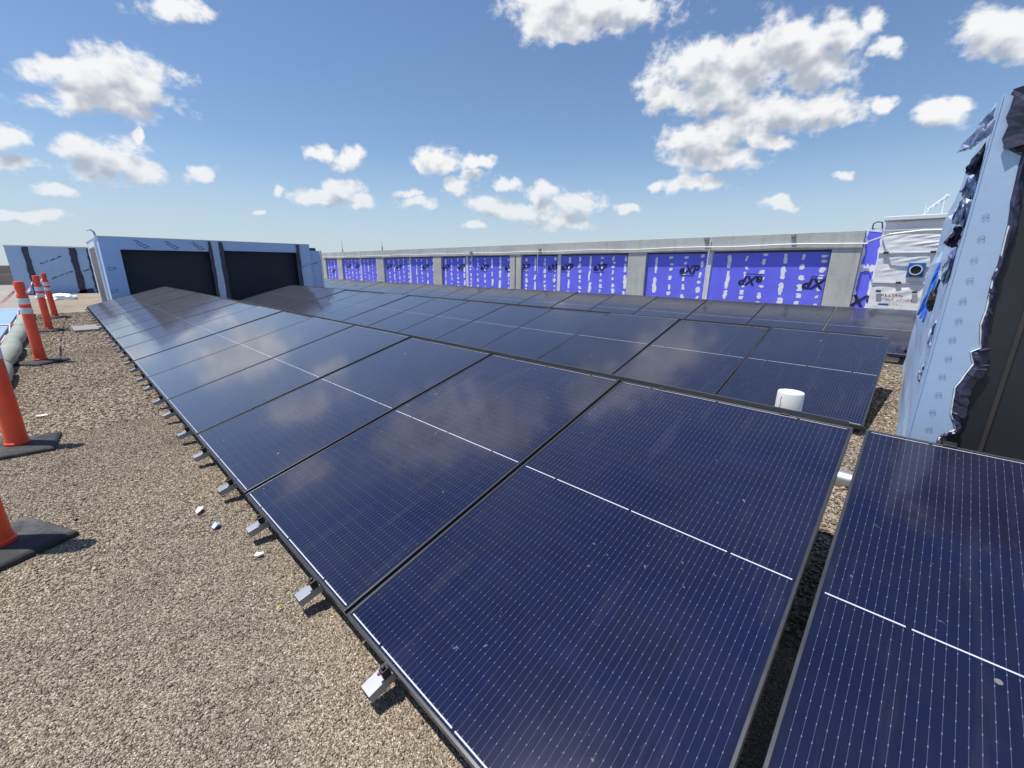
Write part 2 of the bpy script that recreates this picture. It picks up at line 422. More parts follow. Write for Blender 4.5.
conduit('silver_pipe', (-1.235, -2.48, -.10), (.9, -2.48, -.10), .055, 'silver jacketed pipe seen through the gravel gap between two front panels')
pp = conduit('silver_pipe', (-1.13, -7.05, -.07), (1.1, -7.05, -.07), .075, 'silver jacketed pipe lying under the right end of the back panel row')
k = MB()
for i in range(9):
    a = i / 8
    k.tube([(-2.13 - a * .12, -.05 + .05 * math.sin(i * 2.1), .16 + .05 * math.cos(i * 1.7)), (-2.13 - a * .12 - .05, .04 * math.cos(i * 1.3), .08 + .17 * a)], [.05, .035], 7)

pe = k.build('pipe_end_wrap', M['membrane_dark'], pp); pe.location = (1.02, 0, 0)

# ------------------------------------------------------------------ bollards
def bollard_proto():
    o = empty('bollard', (0, 0, 0), 'x', 'bollard')
    k = MB(); n = 4; s2 = .28
    def sq(s, z, jit=0): return [(s * math.cos(t), s * math.sin(t), z) for t in (0, math.pi / 2, math.pi, 3 * math.pi / 2)]
    vs = sq(s2, 0) + sq(s2, .022) + sq(s2 - .02, .036) + sq(.13, .046)
    fs = [(0, 1, 2, 3)] + [(a * 4 + i, a * 4 + (i + 1) % 4, a * 4 + 4 + (i + 1) % 4, a * 4 + 4 + i) for a in range(3) for i in range(4)] + [(12, 13, 14, 15)]
    k.add(vs, fs); k.build('base_pad', M['rubber'], o, bevel=.006)
    prof = [(.064, .040), (.066, .050), (.066, .062), (.060, .068), (.0575, .10), (.0545, .60), (.0545, .64), (.0525, .645), (.0525, .655), (.0545, .66),
            (.0535, .74), (.0545, .76), (.0535, .88), (.0545, .90), (.046, .915), (.040, .93), (.040, .955), (.048, .965), (.050, .985), (.050, 1.055), (.044, 1.072), (.015, 1.076)]
    k = MB(); k.lathe(prof, (0, 0, 0), 28); k.build('post', M['orange_plastic'], o, smooth=True)
    for (a, b) in ((.665, .738), (.785, .862)):
        k = MB(); k.lathe([(.0552, a), (.0558, a + .002), (.0558, b - .002), (.0552, b)], (0, 0, 0), 28); k.build('reflective_band', M['reflective_white'], o, smooth=True)
    return o
bp = bollard_proto(); BL = []
for i, (x, y, rz, lx, ly, lab) in enumerate([
    (1.52, 0.828, -19, 0, 0, 'nearest orange bollard on black rubber pad at the lower left picture edge'),
    (3.036, 0.821, 39, .5, -.3, 'orange bollard on black rubber pad, second nearest, with its top cut off'),
    (6.686, 0.757, -6, .2, .2, 'orange bollard with two full white bands, first in line that shows its top'),
    (10.435, 0.695, 4, .8, .0, 'orange bollard with white bands standing middle of the three far ones'),
    (13.185, 0.605, -10, -.6, .4, 'farthest smallest orange bollard with white bands near the blue penthouse')]):
    o = bp if i == 0 else copy_tree(bp)
    o.location = (x, y, GZ); o.rotation_euler = (R(lx), R(ly), R(rz)); o.scale = (0.930,) * 3; tag(o, lab, 'bollard', 'orange bollards along the roof edge'); BL.append(o)
def tape(i, j, sag, lab, z=.885):
    a = Vector(BL[i].location) + Vector((0, 0, z)) if i else Vector((5.2, 1.75, .05)); b = Vector(BL[j].location) + Vector((0, 0, z))
    k = MB(); N = 28; w = .013; vs = []; fs = []
    for q in range(N + 1):
        t = q / N; p = a.lerp(b, t); p.z -= sag * 4 * t * (1 - t); p.y += .05
        tw = .9 * math.sin(t * 9 + i)
        d = Vector((0, math.sin(tw) * w, math.cos(tw) * w))
        vs += [p - d, p + d]
    for q in range(N): fs.append((2 * q, 2 * q + 1, 2 * q + 3, 2 * q + 2))
    k.add(vs, fs); o = k.build('caution_tape', M['tape_pink']); tag(o, lab, 'tape', 'tapes strung between the bollards')
    s = o.modifiers.new('solid', 'SOLIDIFY'); s.thickness = .002
tape(0, 2, .10, 'pale pink tape sagging from first full bollard toward the left picture edge')
tape(2, 3, .10, 'pale pink tape strung between first full bollard and the middle far one')
tape(3, 4, .08, 'pale pink tape strung between the two farthest bollards')

# ------------------------------------------------------------------ roof edge: membrane tubes, boards, paver, scraps
xs = [3.92, 6.06, 8.2, 10.433, 12.573, 14.713]
for i in range(5):
    k = MB(); x0, x1 = xs[i], xs[i + 1] - .03; N = 14; pts = []; rr = []
    for q in range(N + 1):
        t = q / N; pts.append((x0 + (x1 - x0) * t, 1.044 + .015 * math.sin(t * 5 + i), GZ + .094 + .006 * math.sin(t * 8 + 2 * i)))
        rr.append(.098 * (1 - .25 * (abs(2 * t - 1) ** 8)) * (1 + .04 * math.sin(t * 20 + i)))
    k.tube(pts, rr, 14)
    lab = ['nearest pale green roll lying along the left roof edge', 'second nearest pale green roll along the left roof edge', 'middle pale green roll along the left roof edge',
           'second farthest pale green roll along the left roof edge', 'farthest pale green roll along the left roof edge'][i]
    tag(k.build('edge_roll', M['membrane_tube'], smooth=True), lab, 'edge roll', 'rolls along the left roof edge')
def board(x0, x1, y0, y1, z, lab, m='board_blue'):
    o = empty('insulation_board', ((x0 + x1) / 2, (y0 + y1) / 2, z), lab, 'board', 'boards lying beyond the roof edge')
    a, b = (x1 - x0) / 2, (y1 - y0) / 2
    k = MB(); k.box(-a, a, -b, b, 0, .06); k.build('sheet', M[m], o, bevel=.004)
    k = MB(); k.box(-a - .01, -a + .09, -b, b, .0605, .068).box(a - .09, a + .01, -b, b, .0605, .068); k.build('edge_tape', M['white_flashing'], o)
board(5.9, 8.0, 1.24, 3.2, GZ - .018, 'dark grey board lying flat beyond the roof edge, nearest of the flat boards', 'membrane_silver')
board(8.2, 11.4, 1.24, 3.4, GZ - .018, 'pale blue board with white edges lying flat left of first full bollard')
board(11.7, 16.3, 1.24, 4.0, GZ - .018, 'farther pale blue board with white edges lying flat at left edge')
k = MB(); pts = [(5.0 + i * .5, 1.19 + .03 * math.sin(i * 1.1), GZ + .02 + .05 * (i % 2)) for i in range(22)]; k.tube(pts, .012, 6)
tag(k.build('cord', M['tape_pink'], smooth=True), 'pale cord lying along the far side of the green rolls', 'cord')
k = MB(); k.box(-.42, .42, -.24, .24, 0, .05); o = k.build('paver', M['paver'], bevel=.008, loc=(10.201, 0.16, GZ)); o.rotation_euler.z = R(2)
tag(o, 'flat grey paver lying on the gravel beside the far front row', 'paver')
def scrap(name, x, y, s, mat, lab, cat='scrap'):
    k = MB(); vs = []; n = 7
    for i in range(n):
        t = 2 * math.pi * i / n; r = s * random.uniform(.6, 1.1); vs.append((r * math.cos(t), .6 * r * math.sin(t), random.uniform(.004, .02)))
    vs.append((0, 0, .018)); k.add(vs, [(i, (i + 1) % n, n) for i in range(n)])
    o = k.build(name, M[mat], loc=(x, y, GZ + .006)); o.rotation_euler.z = random.uniform(0, 3)
    sm = o.modifiers.new('solid', 'SOLIDIFY'); sm.thickness = .003
    tag(o, lab, cat, 'scraps on the gravel')
scrap('paper_scrap', 1.259, 0.16, .034, 'paper', 'thin white paper scrap on gravel, farther from camera than the grey foil piece')
scrap('foil_scrap', 1.055, 0.133, .028, 'sheathing_pale', 'small grey foil piece on gravel between two white paper scraps')
scrap('paper_scrap', 0.673, 0.058, .022, 'paper', 'white paper scrap on gravel close to a silver panel foot')
scrap('yellow_scrap', 0.301, 0.105, .012, 'yellow_scrap', 'tiny yellow scrap on gravel near the closest panel feet')
scrap('paper_scrap', 3.827, 0.728, .042, 'paper', 'white strip of paper on gravel behind the second bollard pad')
def bag(x, y, s, lab):
    bm = bmesh.new(); bmesh.ops.create_icosphere(bm, subdivisions=3, radius=s)
    for w in bm.verts:
        w.co *= random.uniform(.72, 1.1); w.co.z = max(0, w.co.z * .75 + s * .3)
    me = bpy.data.meshes.new('crumpled_bag'); bm.to_mesh(me); bm.free(); me.materials.append(M['white_wrap'])
    o = bpy.data.objects.new('crumpled_bag', me); col.objects.link(o); o.location = (x, y, GZ); o.scale = (1, 1.5, .8); tag(o, lab, 'bag', 'bags before the penthouse')
bag(20.6, .42, .26, 'larger crumpled white bag on gravel before the left penthouse'); bag(21.6, .85, .16, 'smaller crumpled white bag left of the larger one before left penthouse')

# ------------------------------------------------------------------ left far penthouse (faces -X)
XF = 14.98
pt = empty('penthouse', (18, -3.6, GZ), 'long pale blue sheathed penthouse with two wide dark openings at far end of panels', 'penthouse', 'sheathed penthouses')
def P_(mb, name, mat, par=pt, **kw):
    o = mb.build(name, mat, par, **kw); o.matrix_parent_inverse = Matrix.Translation(par.location).inverted() if par.parent is None else Matrix.Identity(4); return o
k = MB()
k.box(XF + .35, 20, -6.38, -.62, GZ, 1.70)                                  # core
P_(k, 'core_wall', M['dark_panel'])
k = MB(); k.box(XF, XF + .4, -.93, -.53, GZ, 1.786); k.box(XF + .4, 20.1, -.61, -.53, GZ, 1.786); P_(k, 'corner_wall', M['sheathing'])
k = MB(); k.box(XF, XF + .34, -3.058, -.932, 1.47, 1.786).box(XF, XF + .34, -5.66, -3.252, 1.51, 1.786); P_(k, 'header', M['sheathing'])
k = MB(); k.box(XF - .02, XF + .34, -3.25, -3.06, GZ, 1.786); P_(k, 'mullion', M['sheathing_pale'])
def ragged(mb, x, y0, y1, z0, z1, n=14, amp=.03, th=.012):
    L = [(x, y0 + random.uniform(-amp, amp), z0 + (z1 - z0) * i / n) for i in range(n + 1)]
    Rr = [(x, y1 + random.uniform(-amp, amp), z0 + (z1 - z0) * i / n) for i in range(n + 1)]
    mb.prism(L + Rr[::-1], (th, 0, 0))
for (a, b) in ((-3.06, -2.975), (-3.36, -3.25), (-5.66, -5.55)):
    k = MB(); ragged(k, XF - .035, a, b, GZ, 1.77, amp=.015); P_(k, 'membrane_strip', M['membrane_dark'])
def louver(y0, y1, z1):
    k = MB(); k.box(XF + .26, XF + .33, y0, y1, GZ, z1)
    z = GZ + .06
    while z < z1 - .05:
        k.add([(XF + .254, y0, z), (XF + .254, y1, z), (XF + .26, y1, z + .08), (XF + .26, y0, z + .08)], [(0, 1, 2, 3)]); z += .09
    return k
for (a, b, z) in ((-2.97, -.934, 1.468), (-5.55, -3.33, 1.508)):
    P_(louver(a, b, z), 'louver', M['opening_dark'])
k = MB(); k.box(XF, XF + .36, -6.02, -5.662, GZ, 1.785); P_(k, 'end_wall', M['sheathing'])
k = MB(); k.box(XF + .25, 20, -6.5, -6.04, GZ, 1.60); P_(k, 'set_back_wall', M['sheathing'])
k = MB(); k.box(XF + .2, XF + .249, -6.52, -6.46, GZ, 1.61); P_(k, 'corner_trim', M['white_flashing'])
k = MB(); k.box(XF - .015, XF + .42, -6.03, -.50, 1.787, 1.806).box(XF + .42, 20.12, -6.03, -.50, 1.787, 1.80); P_(k, 'roof_flashing', M['white_flashing'])
k = MB(); k.box(15.9, 18.6, -.529, -.50, -.05, 1.55)
z = -.02
while z < 1.5:
    k.add([(15.95, -.50, z), (18.55, -.50, z), (18.55, -.46, z + .03), (15.95, -.46, z + .03)], [(0, 1, 2, 3)]); z += .06
P_(k, 'side_louver', M['louver_metal'])
k = MB(); k.box(15.72, 15.9, -.528, -.48, GZ, 1.7).box(18.6, 18.95, -.528, -.48, GZ, 1.7).box(15.9, 18.6, -.528, -.485, 1.551, 1.7); P_(k, 'side_trim', M['white_flashing'])
# printed marks
def marks(name, T, par, pts, mat='mark_ink', w=.02):
    k = MB()
    for a in pts:
        for p, q in zip(a[:-1], a[1:]):
            d = Vector((q[0] - p[0], q[1] - p[1], 0)).normalized(); nrm = Vector((-d.y, d.x, 0)) * w / 2
            P0, P1 = Vector((*p, 0)), Vector((*q, 0))
            k.add([T @ (P0 - nrm), T @ (P1 - nrm), T @ (P1 + nrm), T @ (P0 + nrm)], [(0, 1, 2, 3)])
    o = k.build(name, M[mat], par)
    return o
def faceX(x, y, z):  # local (u right = -Y, v up) on a face that looks to -X
    return Matrix(((0, 0, -1, x), (-1, 0, 0, y), (0, 1, 0, z), (0, 0, 0, 1)))
def faceY(x, y, z):  # local (u right = -X, v up) on a face that looks to +Y
    return Matrix(((-1, 0, 0, x), (0, 0, 1, y), (0, 1, 0, z), (0, 0, 0, 1)))
def ring(cx, cy, r, a0=0, a1=360, n=12): return [(cx + r * math.cos(R(a0 + (a1 - a0) * i / n)), cy + r * math.sin(R(a0 + (a1 - a0) * i / n))) for i in range(n + 1)]
inv = Matrix.Translation(pt.location).inverted()
for (y, z) in ((-.66, .95), (-.60, .36)):
    o = marks('printed_mark', faceX(XF - .004, y, z), pt, [ring(-.02, 0, .04, 60, 330), [(.05, .04), (.05, -.04)], ring(.06, .02, .03, -90, 120)], 'mark_faint', w=.016); o.matrix_parent_inverse = inv
for y in (-1.25, -1.92, -2.55):
    pts = [[(0, .10), (.10, .10), (.10, .05), (.17, .05), (.17, 0), (.26, 0), (.26, -.05), (.34, -.05)], [(.06, .06), (.06, .02), (.12, .0), (.12, -.04), (.20, -.04), (.20, -.08), (.30, -.09)]]
    o = marks('printed_mark', faceX(XF - .004, y, 1.61), pt, pts, w=.016); o.matrix_parent_inverse = inv
def scribble(L, h, n):      # a line of small unreadable print
    r = random.Random(n); out = []; u = 0
    while u < L:
        w = h * r.uniform(.4, .7); p = [(u + r.uniform(0, w), r.uniform(0, h)) for _ in range(4)]; out.append(p); u += w * 1.25 + (h * .8 if r.random() < .18 else 0)
    return out
def rot2(pts, a, ox, oy): c, s = math.cos(R(a)), math.sin(R(a)); return [[(ox + u * c - v * s, oy + u * s + v * c) for (u, v) in l] for l in pts]
o = marks('printed_mark', faceX(XF - .004, -5.72, 1.0), pt, rot2(scribble(.26, .05, 3), 25, 0, 0), w=.014); o.matrix_parent_inverse = inv
o = marks('printed_mark', faceX(XF + .246, -6.1, 1.05), pt, rot2(scribble(.3, .05, 4), 25, 0, 0), w=.014); o.matrix_parent_inverse = inv
# gooseneck at the corner of its roof
k = MB(); k.tube([(16.2, -.58, 1.79), (16.2, -.56, 1.95), (16.25, -.5, 2.02), (16.25, -.42, 2.0)], .025, 8)
P_(k, 'vent_hook', M['galvanised'], smooth=True)

# ------------------------------------------------------------------ farther left penthouse
p2 = empty('penthouse', (27, .4, GZ), 'pale blue sheathed penthouse with dark vertical strips standing behind the orange bollards', 'penthouse', 'sheathed penthouses')
k = MB(); k.box(25, 29, -1.2, 1.60, GZ, 1.73); P_(k, 'wall', M['sheathing'], p2)
k = MB(); k.box(24.97, 29.03, -1.22, 1.62, 1.732, 1.775); P_(k, 'roof_flashing', M['white_flashing'], p2)
inv2 = Matrix.Translation(p2.location).inverted()
for (a, b) in ((.98, 1.15), (-.38, -.16), (-.74, -.68)):
    k = MB(); ragged(k, 24.985, a, b, GZ, 1.725, amp=.02); P_(k, 'membrane_strip', M['membrane_dark'], p2)
k = MB(); k.prism([(24.985, -.62, GZ), (24.985, -.10, GZ), (24.985, -.2, GZ + .12), (24.985, -.6, GZ + .2)], (.012, 0, 0)); P_(k, 'membrane_strip', M['membrane_dark'], p2)
for (y, z, n) in ((.75, 1.05, 5), (.55, .45, 6), (-.45, .75, 8)):
    o = marks('printed_mark', faceX(24.99, y, z), p2, rot2(scribble(.72 if n < 7 else .2, .06, n), 24, 0, 0), 'mark_faint', w=.03); o.matrix_parent_inverse = inv2
# low far roof kerb at the left horizon
k = MB(); k.box(45.6, 46, -20, 14, GZ, .92).box(38, 38.3, 1.9, 14, GZ, .45); tag(k.build('parapet', M['far_roof']), 'low brown roof parapet far away at left edge', 'parapet')

# ------------------------------------------------------------------ concrete wall with blue insulation boards (faces +Y)
YW = -10.0; RC = .07
wl = empty('concrete_wall', (11.5, YW, GZ), 'long grey concrete frame wall with bright blue insulation boards in its bays', 'wall')
def W_(mb, name, mat, **kw):
    o = mb.build(name, mat, wl, **kw); o.matrix_parent_inverse = Matrix.Translation(wl.location).inverted(); return o
winv = Matrix.Translation(wl.location).inverted()
cols_ = [(-.23, .22), (4.05, 4.55), (8.35, 8.85), (12.55, 13.08), (16.85, 17.5), (21.0, 21.55), (22.95, 23.75)]
k = MB(); k.box(-.23, 23.75, YW - .42, YW, 1.445, 1.765); W_(k, 'beam', M['concrete'], bevel=.006)
for i, (a, b) in enumerate(cols_):
    k = MB(); k.box(a + .001, b, YW - .42, YW + .002 if 0 else YW, GZ, 1.4445); W_(k, 'column', M['concrete'], bevel=.006)
def streaks(x0, x1, z0, z1, y, sp, ph, seed):
    r = random.Random(seed); k = MB(); x = x0 + ph
    while x < x1 - .03:
        z = z1 - r.uniform(.0, .06); drift = r.uniform(-.03, .03)
        mode = r.choice((0, 0, 1))
        while z > z0 + .02:
            ln = r.uniform(.05, .14) if mode == 0 else r.uniform(.12, .4); ln = min(ln, z - z0)
            w = r.uniform(.030, .062); n = 6
            cx = x + drift * (z1 - z) + r.uniform(-.012, .012); sh = r.uniform(-.02, .02)
            pl = [(cx + sh * i / n + w * r.uniform(.5, 1.1) * (.6 if i in (0, n) else 1), y, z - ln * i / n) for i in range(n + 1)]
            pr = [(cx + sh * i / n - w * r.uniform(.5, 1.1) * (.6 if i in (0, n) else 1), y, z - ln * i / n) for i in range(n + 1)]
            k.prism(pl + pr[::-1], (0, .003, 0)); z -= ln + r.uniform(.03, .12)
        x += sp * r.uniform(.92, 1.08)
    # white edge along the foot
    n = 24
    up = [(x0 + (x1 - x0) * i / n, y, z0 + r.uniform(.01, .04)) for i in range(n + 1)]
    k.prism([(x0, y, z0)] + up + [(x1, y, z0)], (0, .0025, 0))
    return k
bays = [(.22, 4.05, 2.51), (4.55, 8.35, 6.85), (8.85, 12.55, 11.08), (13.08, 16.85, 14.78), (17.5, 21.0, 19.1), (21.55, 22.95, None)]
txt = {0: [(4.06, 1.0, 0, .27), (2.97, 1.03, 0, .27), (1.56, .83, 180, .27), (.33, .80, 180, .29)],
       1: [(8.27, 1.07, 0, .25), (7.10, 1.07, 0, .25), (6.58, 1.07, 0, .25), (5.45, 1.07, 0, .25)],
       2: [(12.36, 1.05, 0, .26), (11.45, 1.05, 0, .25), (10.16, 1.05, 0, .25), (8.95, 1.05, 0, .25)],
       3: [(16.5, 1.04, 0, .26), (15.7, 1.04, 0, .26), (13.7, 1.05, 0, .26)], 4: [(20.4, 1.05, 0, .26), (19.5, 1.05, 0, .26)], 5: [(22.2, .8, 0, .26)]}
for i, (a, b, j) in enumerate(bays):
    parts = [(a, j - .06), (j + .06, b)] if j else [(a, b)]
    if j:
        k = MB(); k.box(j - .059, j + .059, YW - RC - .04, YW - RC + .012, .20 * 0 + GZ, 1.443); W_(k, 'joint_strip', M['joint_tape'], bevel=.003)
    for q, (c0, c1) in enumerate(parts):
        k = MB(); k.box(c0 + .012, c1 - .012, YW - RC - .05, YW - RC, GZ, 1.40)
        bo = W_(k, 'insulation_board', M['xps_blue'], bevel=.003)
        k = MB(); k.box(c0 + .012, c1 - .012, YW - RC - .06, YW - RC - .012, 1.402, 1.443); W_(k, 'top_shade_strip', M['membrane_dark'])  # dark strip stands in for the beam's shade along the board top
        s = streaks(c0 + .02, c1 - .02, .30, 1.395, YW - RC + .0005, .36 if i == 0 else .38, .08, i * 10 + q)
        so = s.build('adhesive_streak', M['adhesive'], bo)
        for (x, z, rot, size) in txt.get(i, []):
            if c0 < x < c1:
                T = faceY(x, YW - RC + .0045, z) @ Matrix.Rotation(R(rot), 4, 'Z')
                text_mesh('printed_lettering', 'eXP', size, T, M['print_ink'], bo, shear=.25, bold=.008)
                kk = marks('printed_line', T, bo, [[(-.2, -.13), (.16, -.13)]], 'print_ink', .012)
# dark strip at the right jamb of the first bay
k = MB(); k.box(.222, .233, YW - RC - .05, YW - .004, GZ, 1.44); W_(k, 'jamb_strip', M['membrane_dark'])
# dark strip for the shade in the third column's groove, no real cord
k = MB(); k.box(8.58, 8.62, YW + .0005, YW + .003, GZ, 1.42); W_(k, 'cord', M['membrane_dark'])
# cable along the beam
k = MB(); pts = [(23.2 - i * .5, YW + .03, 1.535 + .012 * math.sin(i * 1.3) + .01 * (i > 40)) for i in range(48)] + [(-.3, YW + .05, 1.56), (-.6, YW + .42, 1.66), (-1.0, YW + .44, 1.70), (-1.6, YW + .44, 1.69)]
k.tube(pts, .013, 6); W_(k, 'cable', M['white_pvc'], smooth=True)
for (x, z, s) in ((2.6, 1.72, .05), (10.75, 1.56, .06), (7.55, 1.60, .04), (.9, 1.72, .04)):
    k = MB(); k.box(x - s, x + s, YW, YW + .05, z - s * .7, z + s * .7); W_(k, 'junction_box', M['galvanised'], bevel=.004)
for (x, z0, z1) in ((2.5, GZ + .3, 1.70), (7.62, .9, 1.6), (10.7, 1.0, 1.55)):
    k = MB(); k.tube([(x, YW + .02, z1), (x + .02, YW + .03, (z0 + z1) / 2), (x, YW + .01, z0)], .009, 6); W_(k, 'hanging_cord', M['white_pvc'])
for x, h, lab in ((21.2, .62, 'thin rod standing on left end of the concrete wall'), (17.2, .42, 'thin rod on concrete wall, nearer of the two rods')):
    k = MB(); k.lathe([(.035, 0), (.03, .12), (.012, .2), (.006, h)], (x, YW - .2, 1.765), 8)
    tag(k.build('lightning_rod', M['galvanised']), lab, 'rod', 'rods on the wall')

# loose blue board between wall end and cabinet
xb = empty('insulation_board', (-.35, YW - .12, GZ), 'narrow blue board with ragged white edges between concrete wall and white cabinet', 'board')
xi = Matrix.Translation(xb.location).inverted()
k = MB(); k.box(-.49, -.235, YW - .18, YW - .10, GZ, 1.80); o = k.build('sheet', M['xps_blue'], xb); o.matrix_parent_inverse = xi
k = MB(); r = random.Random(5)
for (xa, sgn) in ((-.236, -1), (-.489, 1)):
    n = 26; e = [(xa + sgn * r.uniform(.012, .05), YW - .0995, GZ + 2.015 * i / n) for i in range(n + 1)]
    k.prism([(xa, YW - .0995, GZ)] + e + [(xa, YW - .0995, 1.795)], (0, .003, 0))
k.prism([(-.48, YW - .099, 1.05)] + [(-.48 + .24 * i / 8, YW - .099, 1.12 + r.uniform(0, .06)) for i in range(9)] + [(-.24 - .24 * i / 8, YW - .099, 1.05 - r.uniform(0, .04)) for i in range(9)], (0, .004, 0))
k.prism([(-.48, YW - .099, 1.72)] + [(-.24, YW - .099, 1.76), (-.24, YW - .099, 1.79), (-.48, YW - .099, 1.795)], (0, .004, 0))
o = k.build('foam_edge', M['adhesive'], xb); o.matrix_parent_inverse = xi
o = text_mesh('printed_lettering', 'eXP', .30, faceY(-.36, YW - .094, .50) @ Matrix.Rotation(R(180), 4, 'Z'), M['print_ink'], xb, .25, bold=.008); o.matrix_parent_inverse = xi
k = MB(); k.tube([(-.31, YW - .1, 1.80), (-.31, YW - .08, 1.88), (-.36, YW - .08, 1.91), (-.43, YW - .08, 1.90), (-.45, YW - .08, 1.80)], .012, 6)
o = k.build('wire_hook', M['seam_brown'], xb, smooth=True); o.matrix_parent_inverse = xi

# ------------------------------------------------------------------ white wrapped cabinet
cb = empty('cabinet', (-1.1, -10.4, GZ), 'tall cabinet wrapped in crinkled white sheet with round dark port in blue square', 'cabinet')
ci = Matrix.Translation(cb.location).inverted()
def C_(mb, name, mat, **kw):
    o = mb.build(name, mat, cb, **kw); o.matrix_parent_inverse = ci; return o
def wrap_sheet(x0, x1, z0, z1, y, amp, seed, nx=34, nz=26):
    k = MB(); r = np.random.default_rng(seed); vs = []
    ph = r.uniform(0, 6, 8); fr = r.uniform(3, 16, (8, 2))
    for j in range(nz + 1):
        for i in range(nx + 1):
            u, w = i / nx, j / nz
            d = sum(math.sin(fr[q][0] * u + fr[q][1] * w * 1.6 + ph[q]) for q in range(8)) / 8
            d = abs(d) * 1.6
            e = min(u, 1 - u, w, 1 - w) * 8; e = min(1, e)
            vs.append((x0 + (x1 - x0) * u, y + amp * d * e, z0 + (z1 - z0) * w))
    fs = [(j * (nx + 1) + i, j * (nx + 1) + i + 1, (j + 1) * (nx + 1) + i + 1, (j + 1) * (nx + 1) + i) for j in range(nz) for i in range(nx)]
    return k.add(vs, fs)
k = MB(); k.box(-1.75, -.52, -11.2, -9.73, GZ, 1.88); C_(k, 'body', M['white_wrap'])
for q, (z0, z1) in enumerate(((GZ, .83), (.87, 1.34), (1.37, 1.72), (1.74, 1.87))):
    C_(wrap_sheet(-1.75, -.51, z0, z1, -9.722, .014, q + 3), 'wrap_sheet', M['white_wrap'], smooth=True)
for z in (.85, 1.355, 1.73):
    k = MB(); k.box(-1.76, -.50, -9.728, -9.70, z - .012, z + .012); C_(k, 'batten', M['white_flashing'], bevel=.003)
k = MB(); k.box(-1.8, -.475, -11.25, -9.66, 1.885, 1.955); C_(k, 'top_cap', M['white_flashing'], bevel=.01)
for (x, z) in ((-.60, 1.36), (-1.20, 1.36), (-.86, .855), (-.62, .70), (-1.1, .70)):
    k = MB(); k.box(x - .035, x + .035, -9.705, -9.675, z - .018, z + .018); C_(k, 'clip', M['seam_brown'], bevel=.004)
po = MB(); po.box(-1.15, -.935, -9.72, -9.672, .955, 1.185); pob = C_(po, 'port', M['port_blue'], bevel=.004)
def diskY(r0, r1, y0, y1, cx, cz, n=26):
    k = MB(); vs = []; fs = []
    for (r, y) in ((r1, y0), (r1, y1), (r0, y1), (r0, y0)):
        for q in range(n): vs.append((cx + r * math.cos(6.28319 * q / n), y, cz + r * math.sin(6.28319 * q / n)))
    for a in range(4):
        for q in range(n): fs.append((a * n + q, a * n + (q + 1) % n, ((a + 1) % 4) * n + (q + 1) % n, ((a + 1) % 4) * n + q))
    return k.add(vs, fs)
k = diskY(.068, .085, -9.672, -9.645, -1.043, 1.07); k.build('ring', M['reflective_white'], pob)
k = MB(); k.tube([(-1.043, -9.671, 1.07), (-1.043, -9.66, 1.07)], .067, 24); k.build('port_core', M['black_plastic'], pob)
def sc_txt(name, L, h, n, x, z, mat, w):
    o = marks(name, faceY(x, -9.677, z), cb, scribble(L, h, n), mat, w); o.matrix_parent_inverse = ci
sc_txt('warning_print', .36, .06, 21, -.66, .60, 'red_print', .012); sc_txt('warning_print', .46, .05, 22, -.62, .53, 'red_print', .010)
k = MB(); k.box(-.80, -.66, -9.68, -9.675, .455, .49); C_(k, 'label_sticker', M['port_blue'])
# rail on top of cabinet
rl = MB()
for (x, y) in ((-.97, -9.9), (-1.18, -10.2)): rl.tube([(x, y, 1.95), (x, y, 2.17 + (.15 if x < -1 else 0))], .011, 6)
for dz in (0, .05): rl.tube([(-.99, -9.9, 2.0 + dz), (-1.20, -10.2, 2.25 + dz)], .010, 6)
for q in range(5):
    t = q / 4; rl.tube([(-.99 - .21 * t, -9.9 - .3 * t, 2.0 + .25 * t), (-.99 - .21 * t - .03, -9.9 - .3 * t, 2.05 + .25 * t)], .008, 5)
tag(rl.build('ladder_rail', M['white_flashing'], smooth=True), 'thin white ladder rail standing on top of the white cabinet', 'rail')

# ------------------------------------------------------------------ right penthouse (front faces +Y at y=-2.2)
YF = -2.2; XC = -1.25
rp = empty('penthouse', (-3, -4.5, GZ), 'near penthouse with pale blue strip, torn dark membrane and black front at right edge', 'penthouse', 'sheathed penthouses')
ri = Matrix.Translation(rp.location).inverted()
def R_(mb, name, mat, **kw):
    o = mb.build(name, mat, rp, **kw); o.matrix_parent_inverse = ri; return o
k = MB(); k.box(-6, XC - .05, -7.0, YF - .06, GZ, 1.71); R_(k, 'core_wall', M['dark_panel'])
k = MB(); k.box(-6, XC - .005, YF - .058, YF - .02, GZ, 1.72); R_(k, 'front_panel', M['dark_panel'])
k = MB(); k.box(-1.490, -1.476, YF - .0195, YF - .014, GZ, 1.70); R_(k, 'panel_seam', M['seam_brown'])
edge = [(-1.300, 1.70), (-1.292, 1.535), (-1.346, 1.50), (-1.353, 1.342), (-1.365, 1.243), (-1.371, 1.10), (-1.366, 1.04), (-1.370, .979), (-1.374, .91), (-1.371, .852), (-1.391, .757), (-1.366, .736), (-1.383, .686), (-1.368, .63),
        (-1.352, .573), (-1.358, .51), (-1.363, .454), (-1.392, .391), (-1.365, .36), (-1.349, .335), (-1.35, .2), (-1.36, GZ)]
k = MB(); k.prism([(XC, YF, GZ), (XC, YF, 1.725)] + [(x, YF, z) for x, z in edge], (0, -.019, 0)); strip = R_(k, 'sheathing_strip', M['sheathing_pale'])
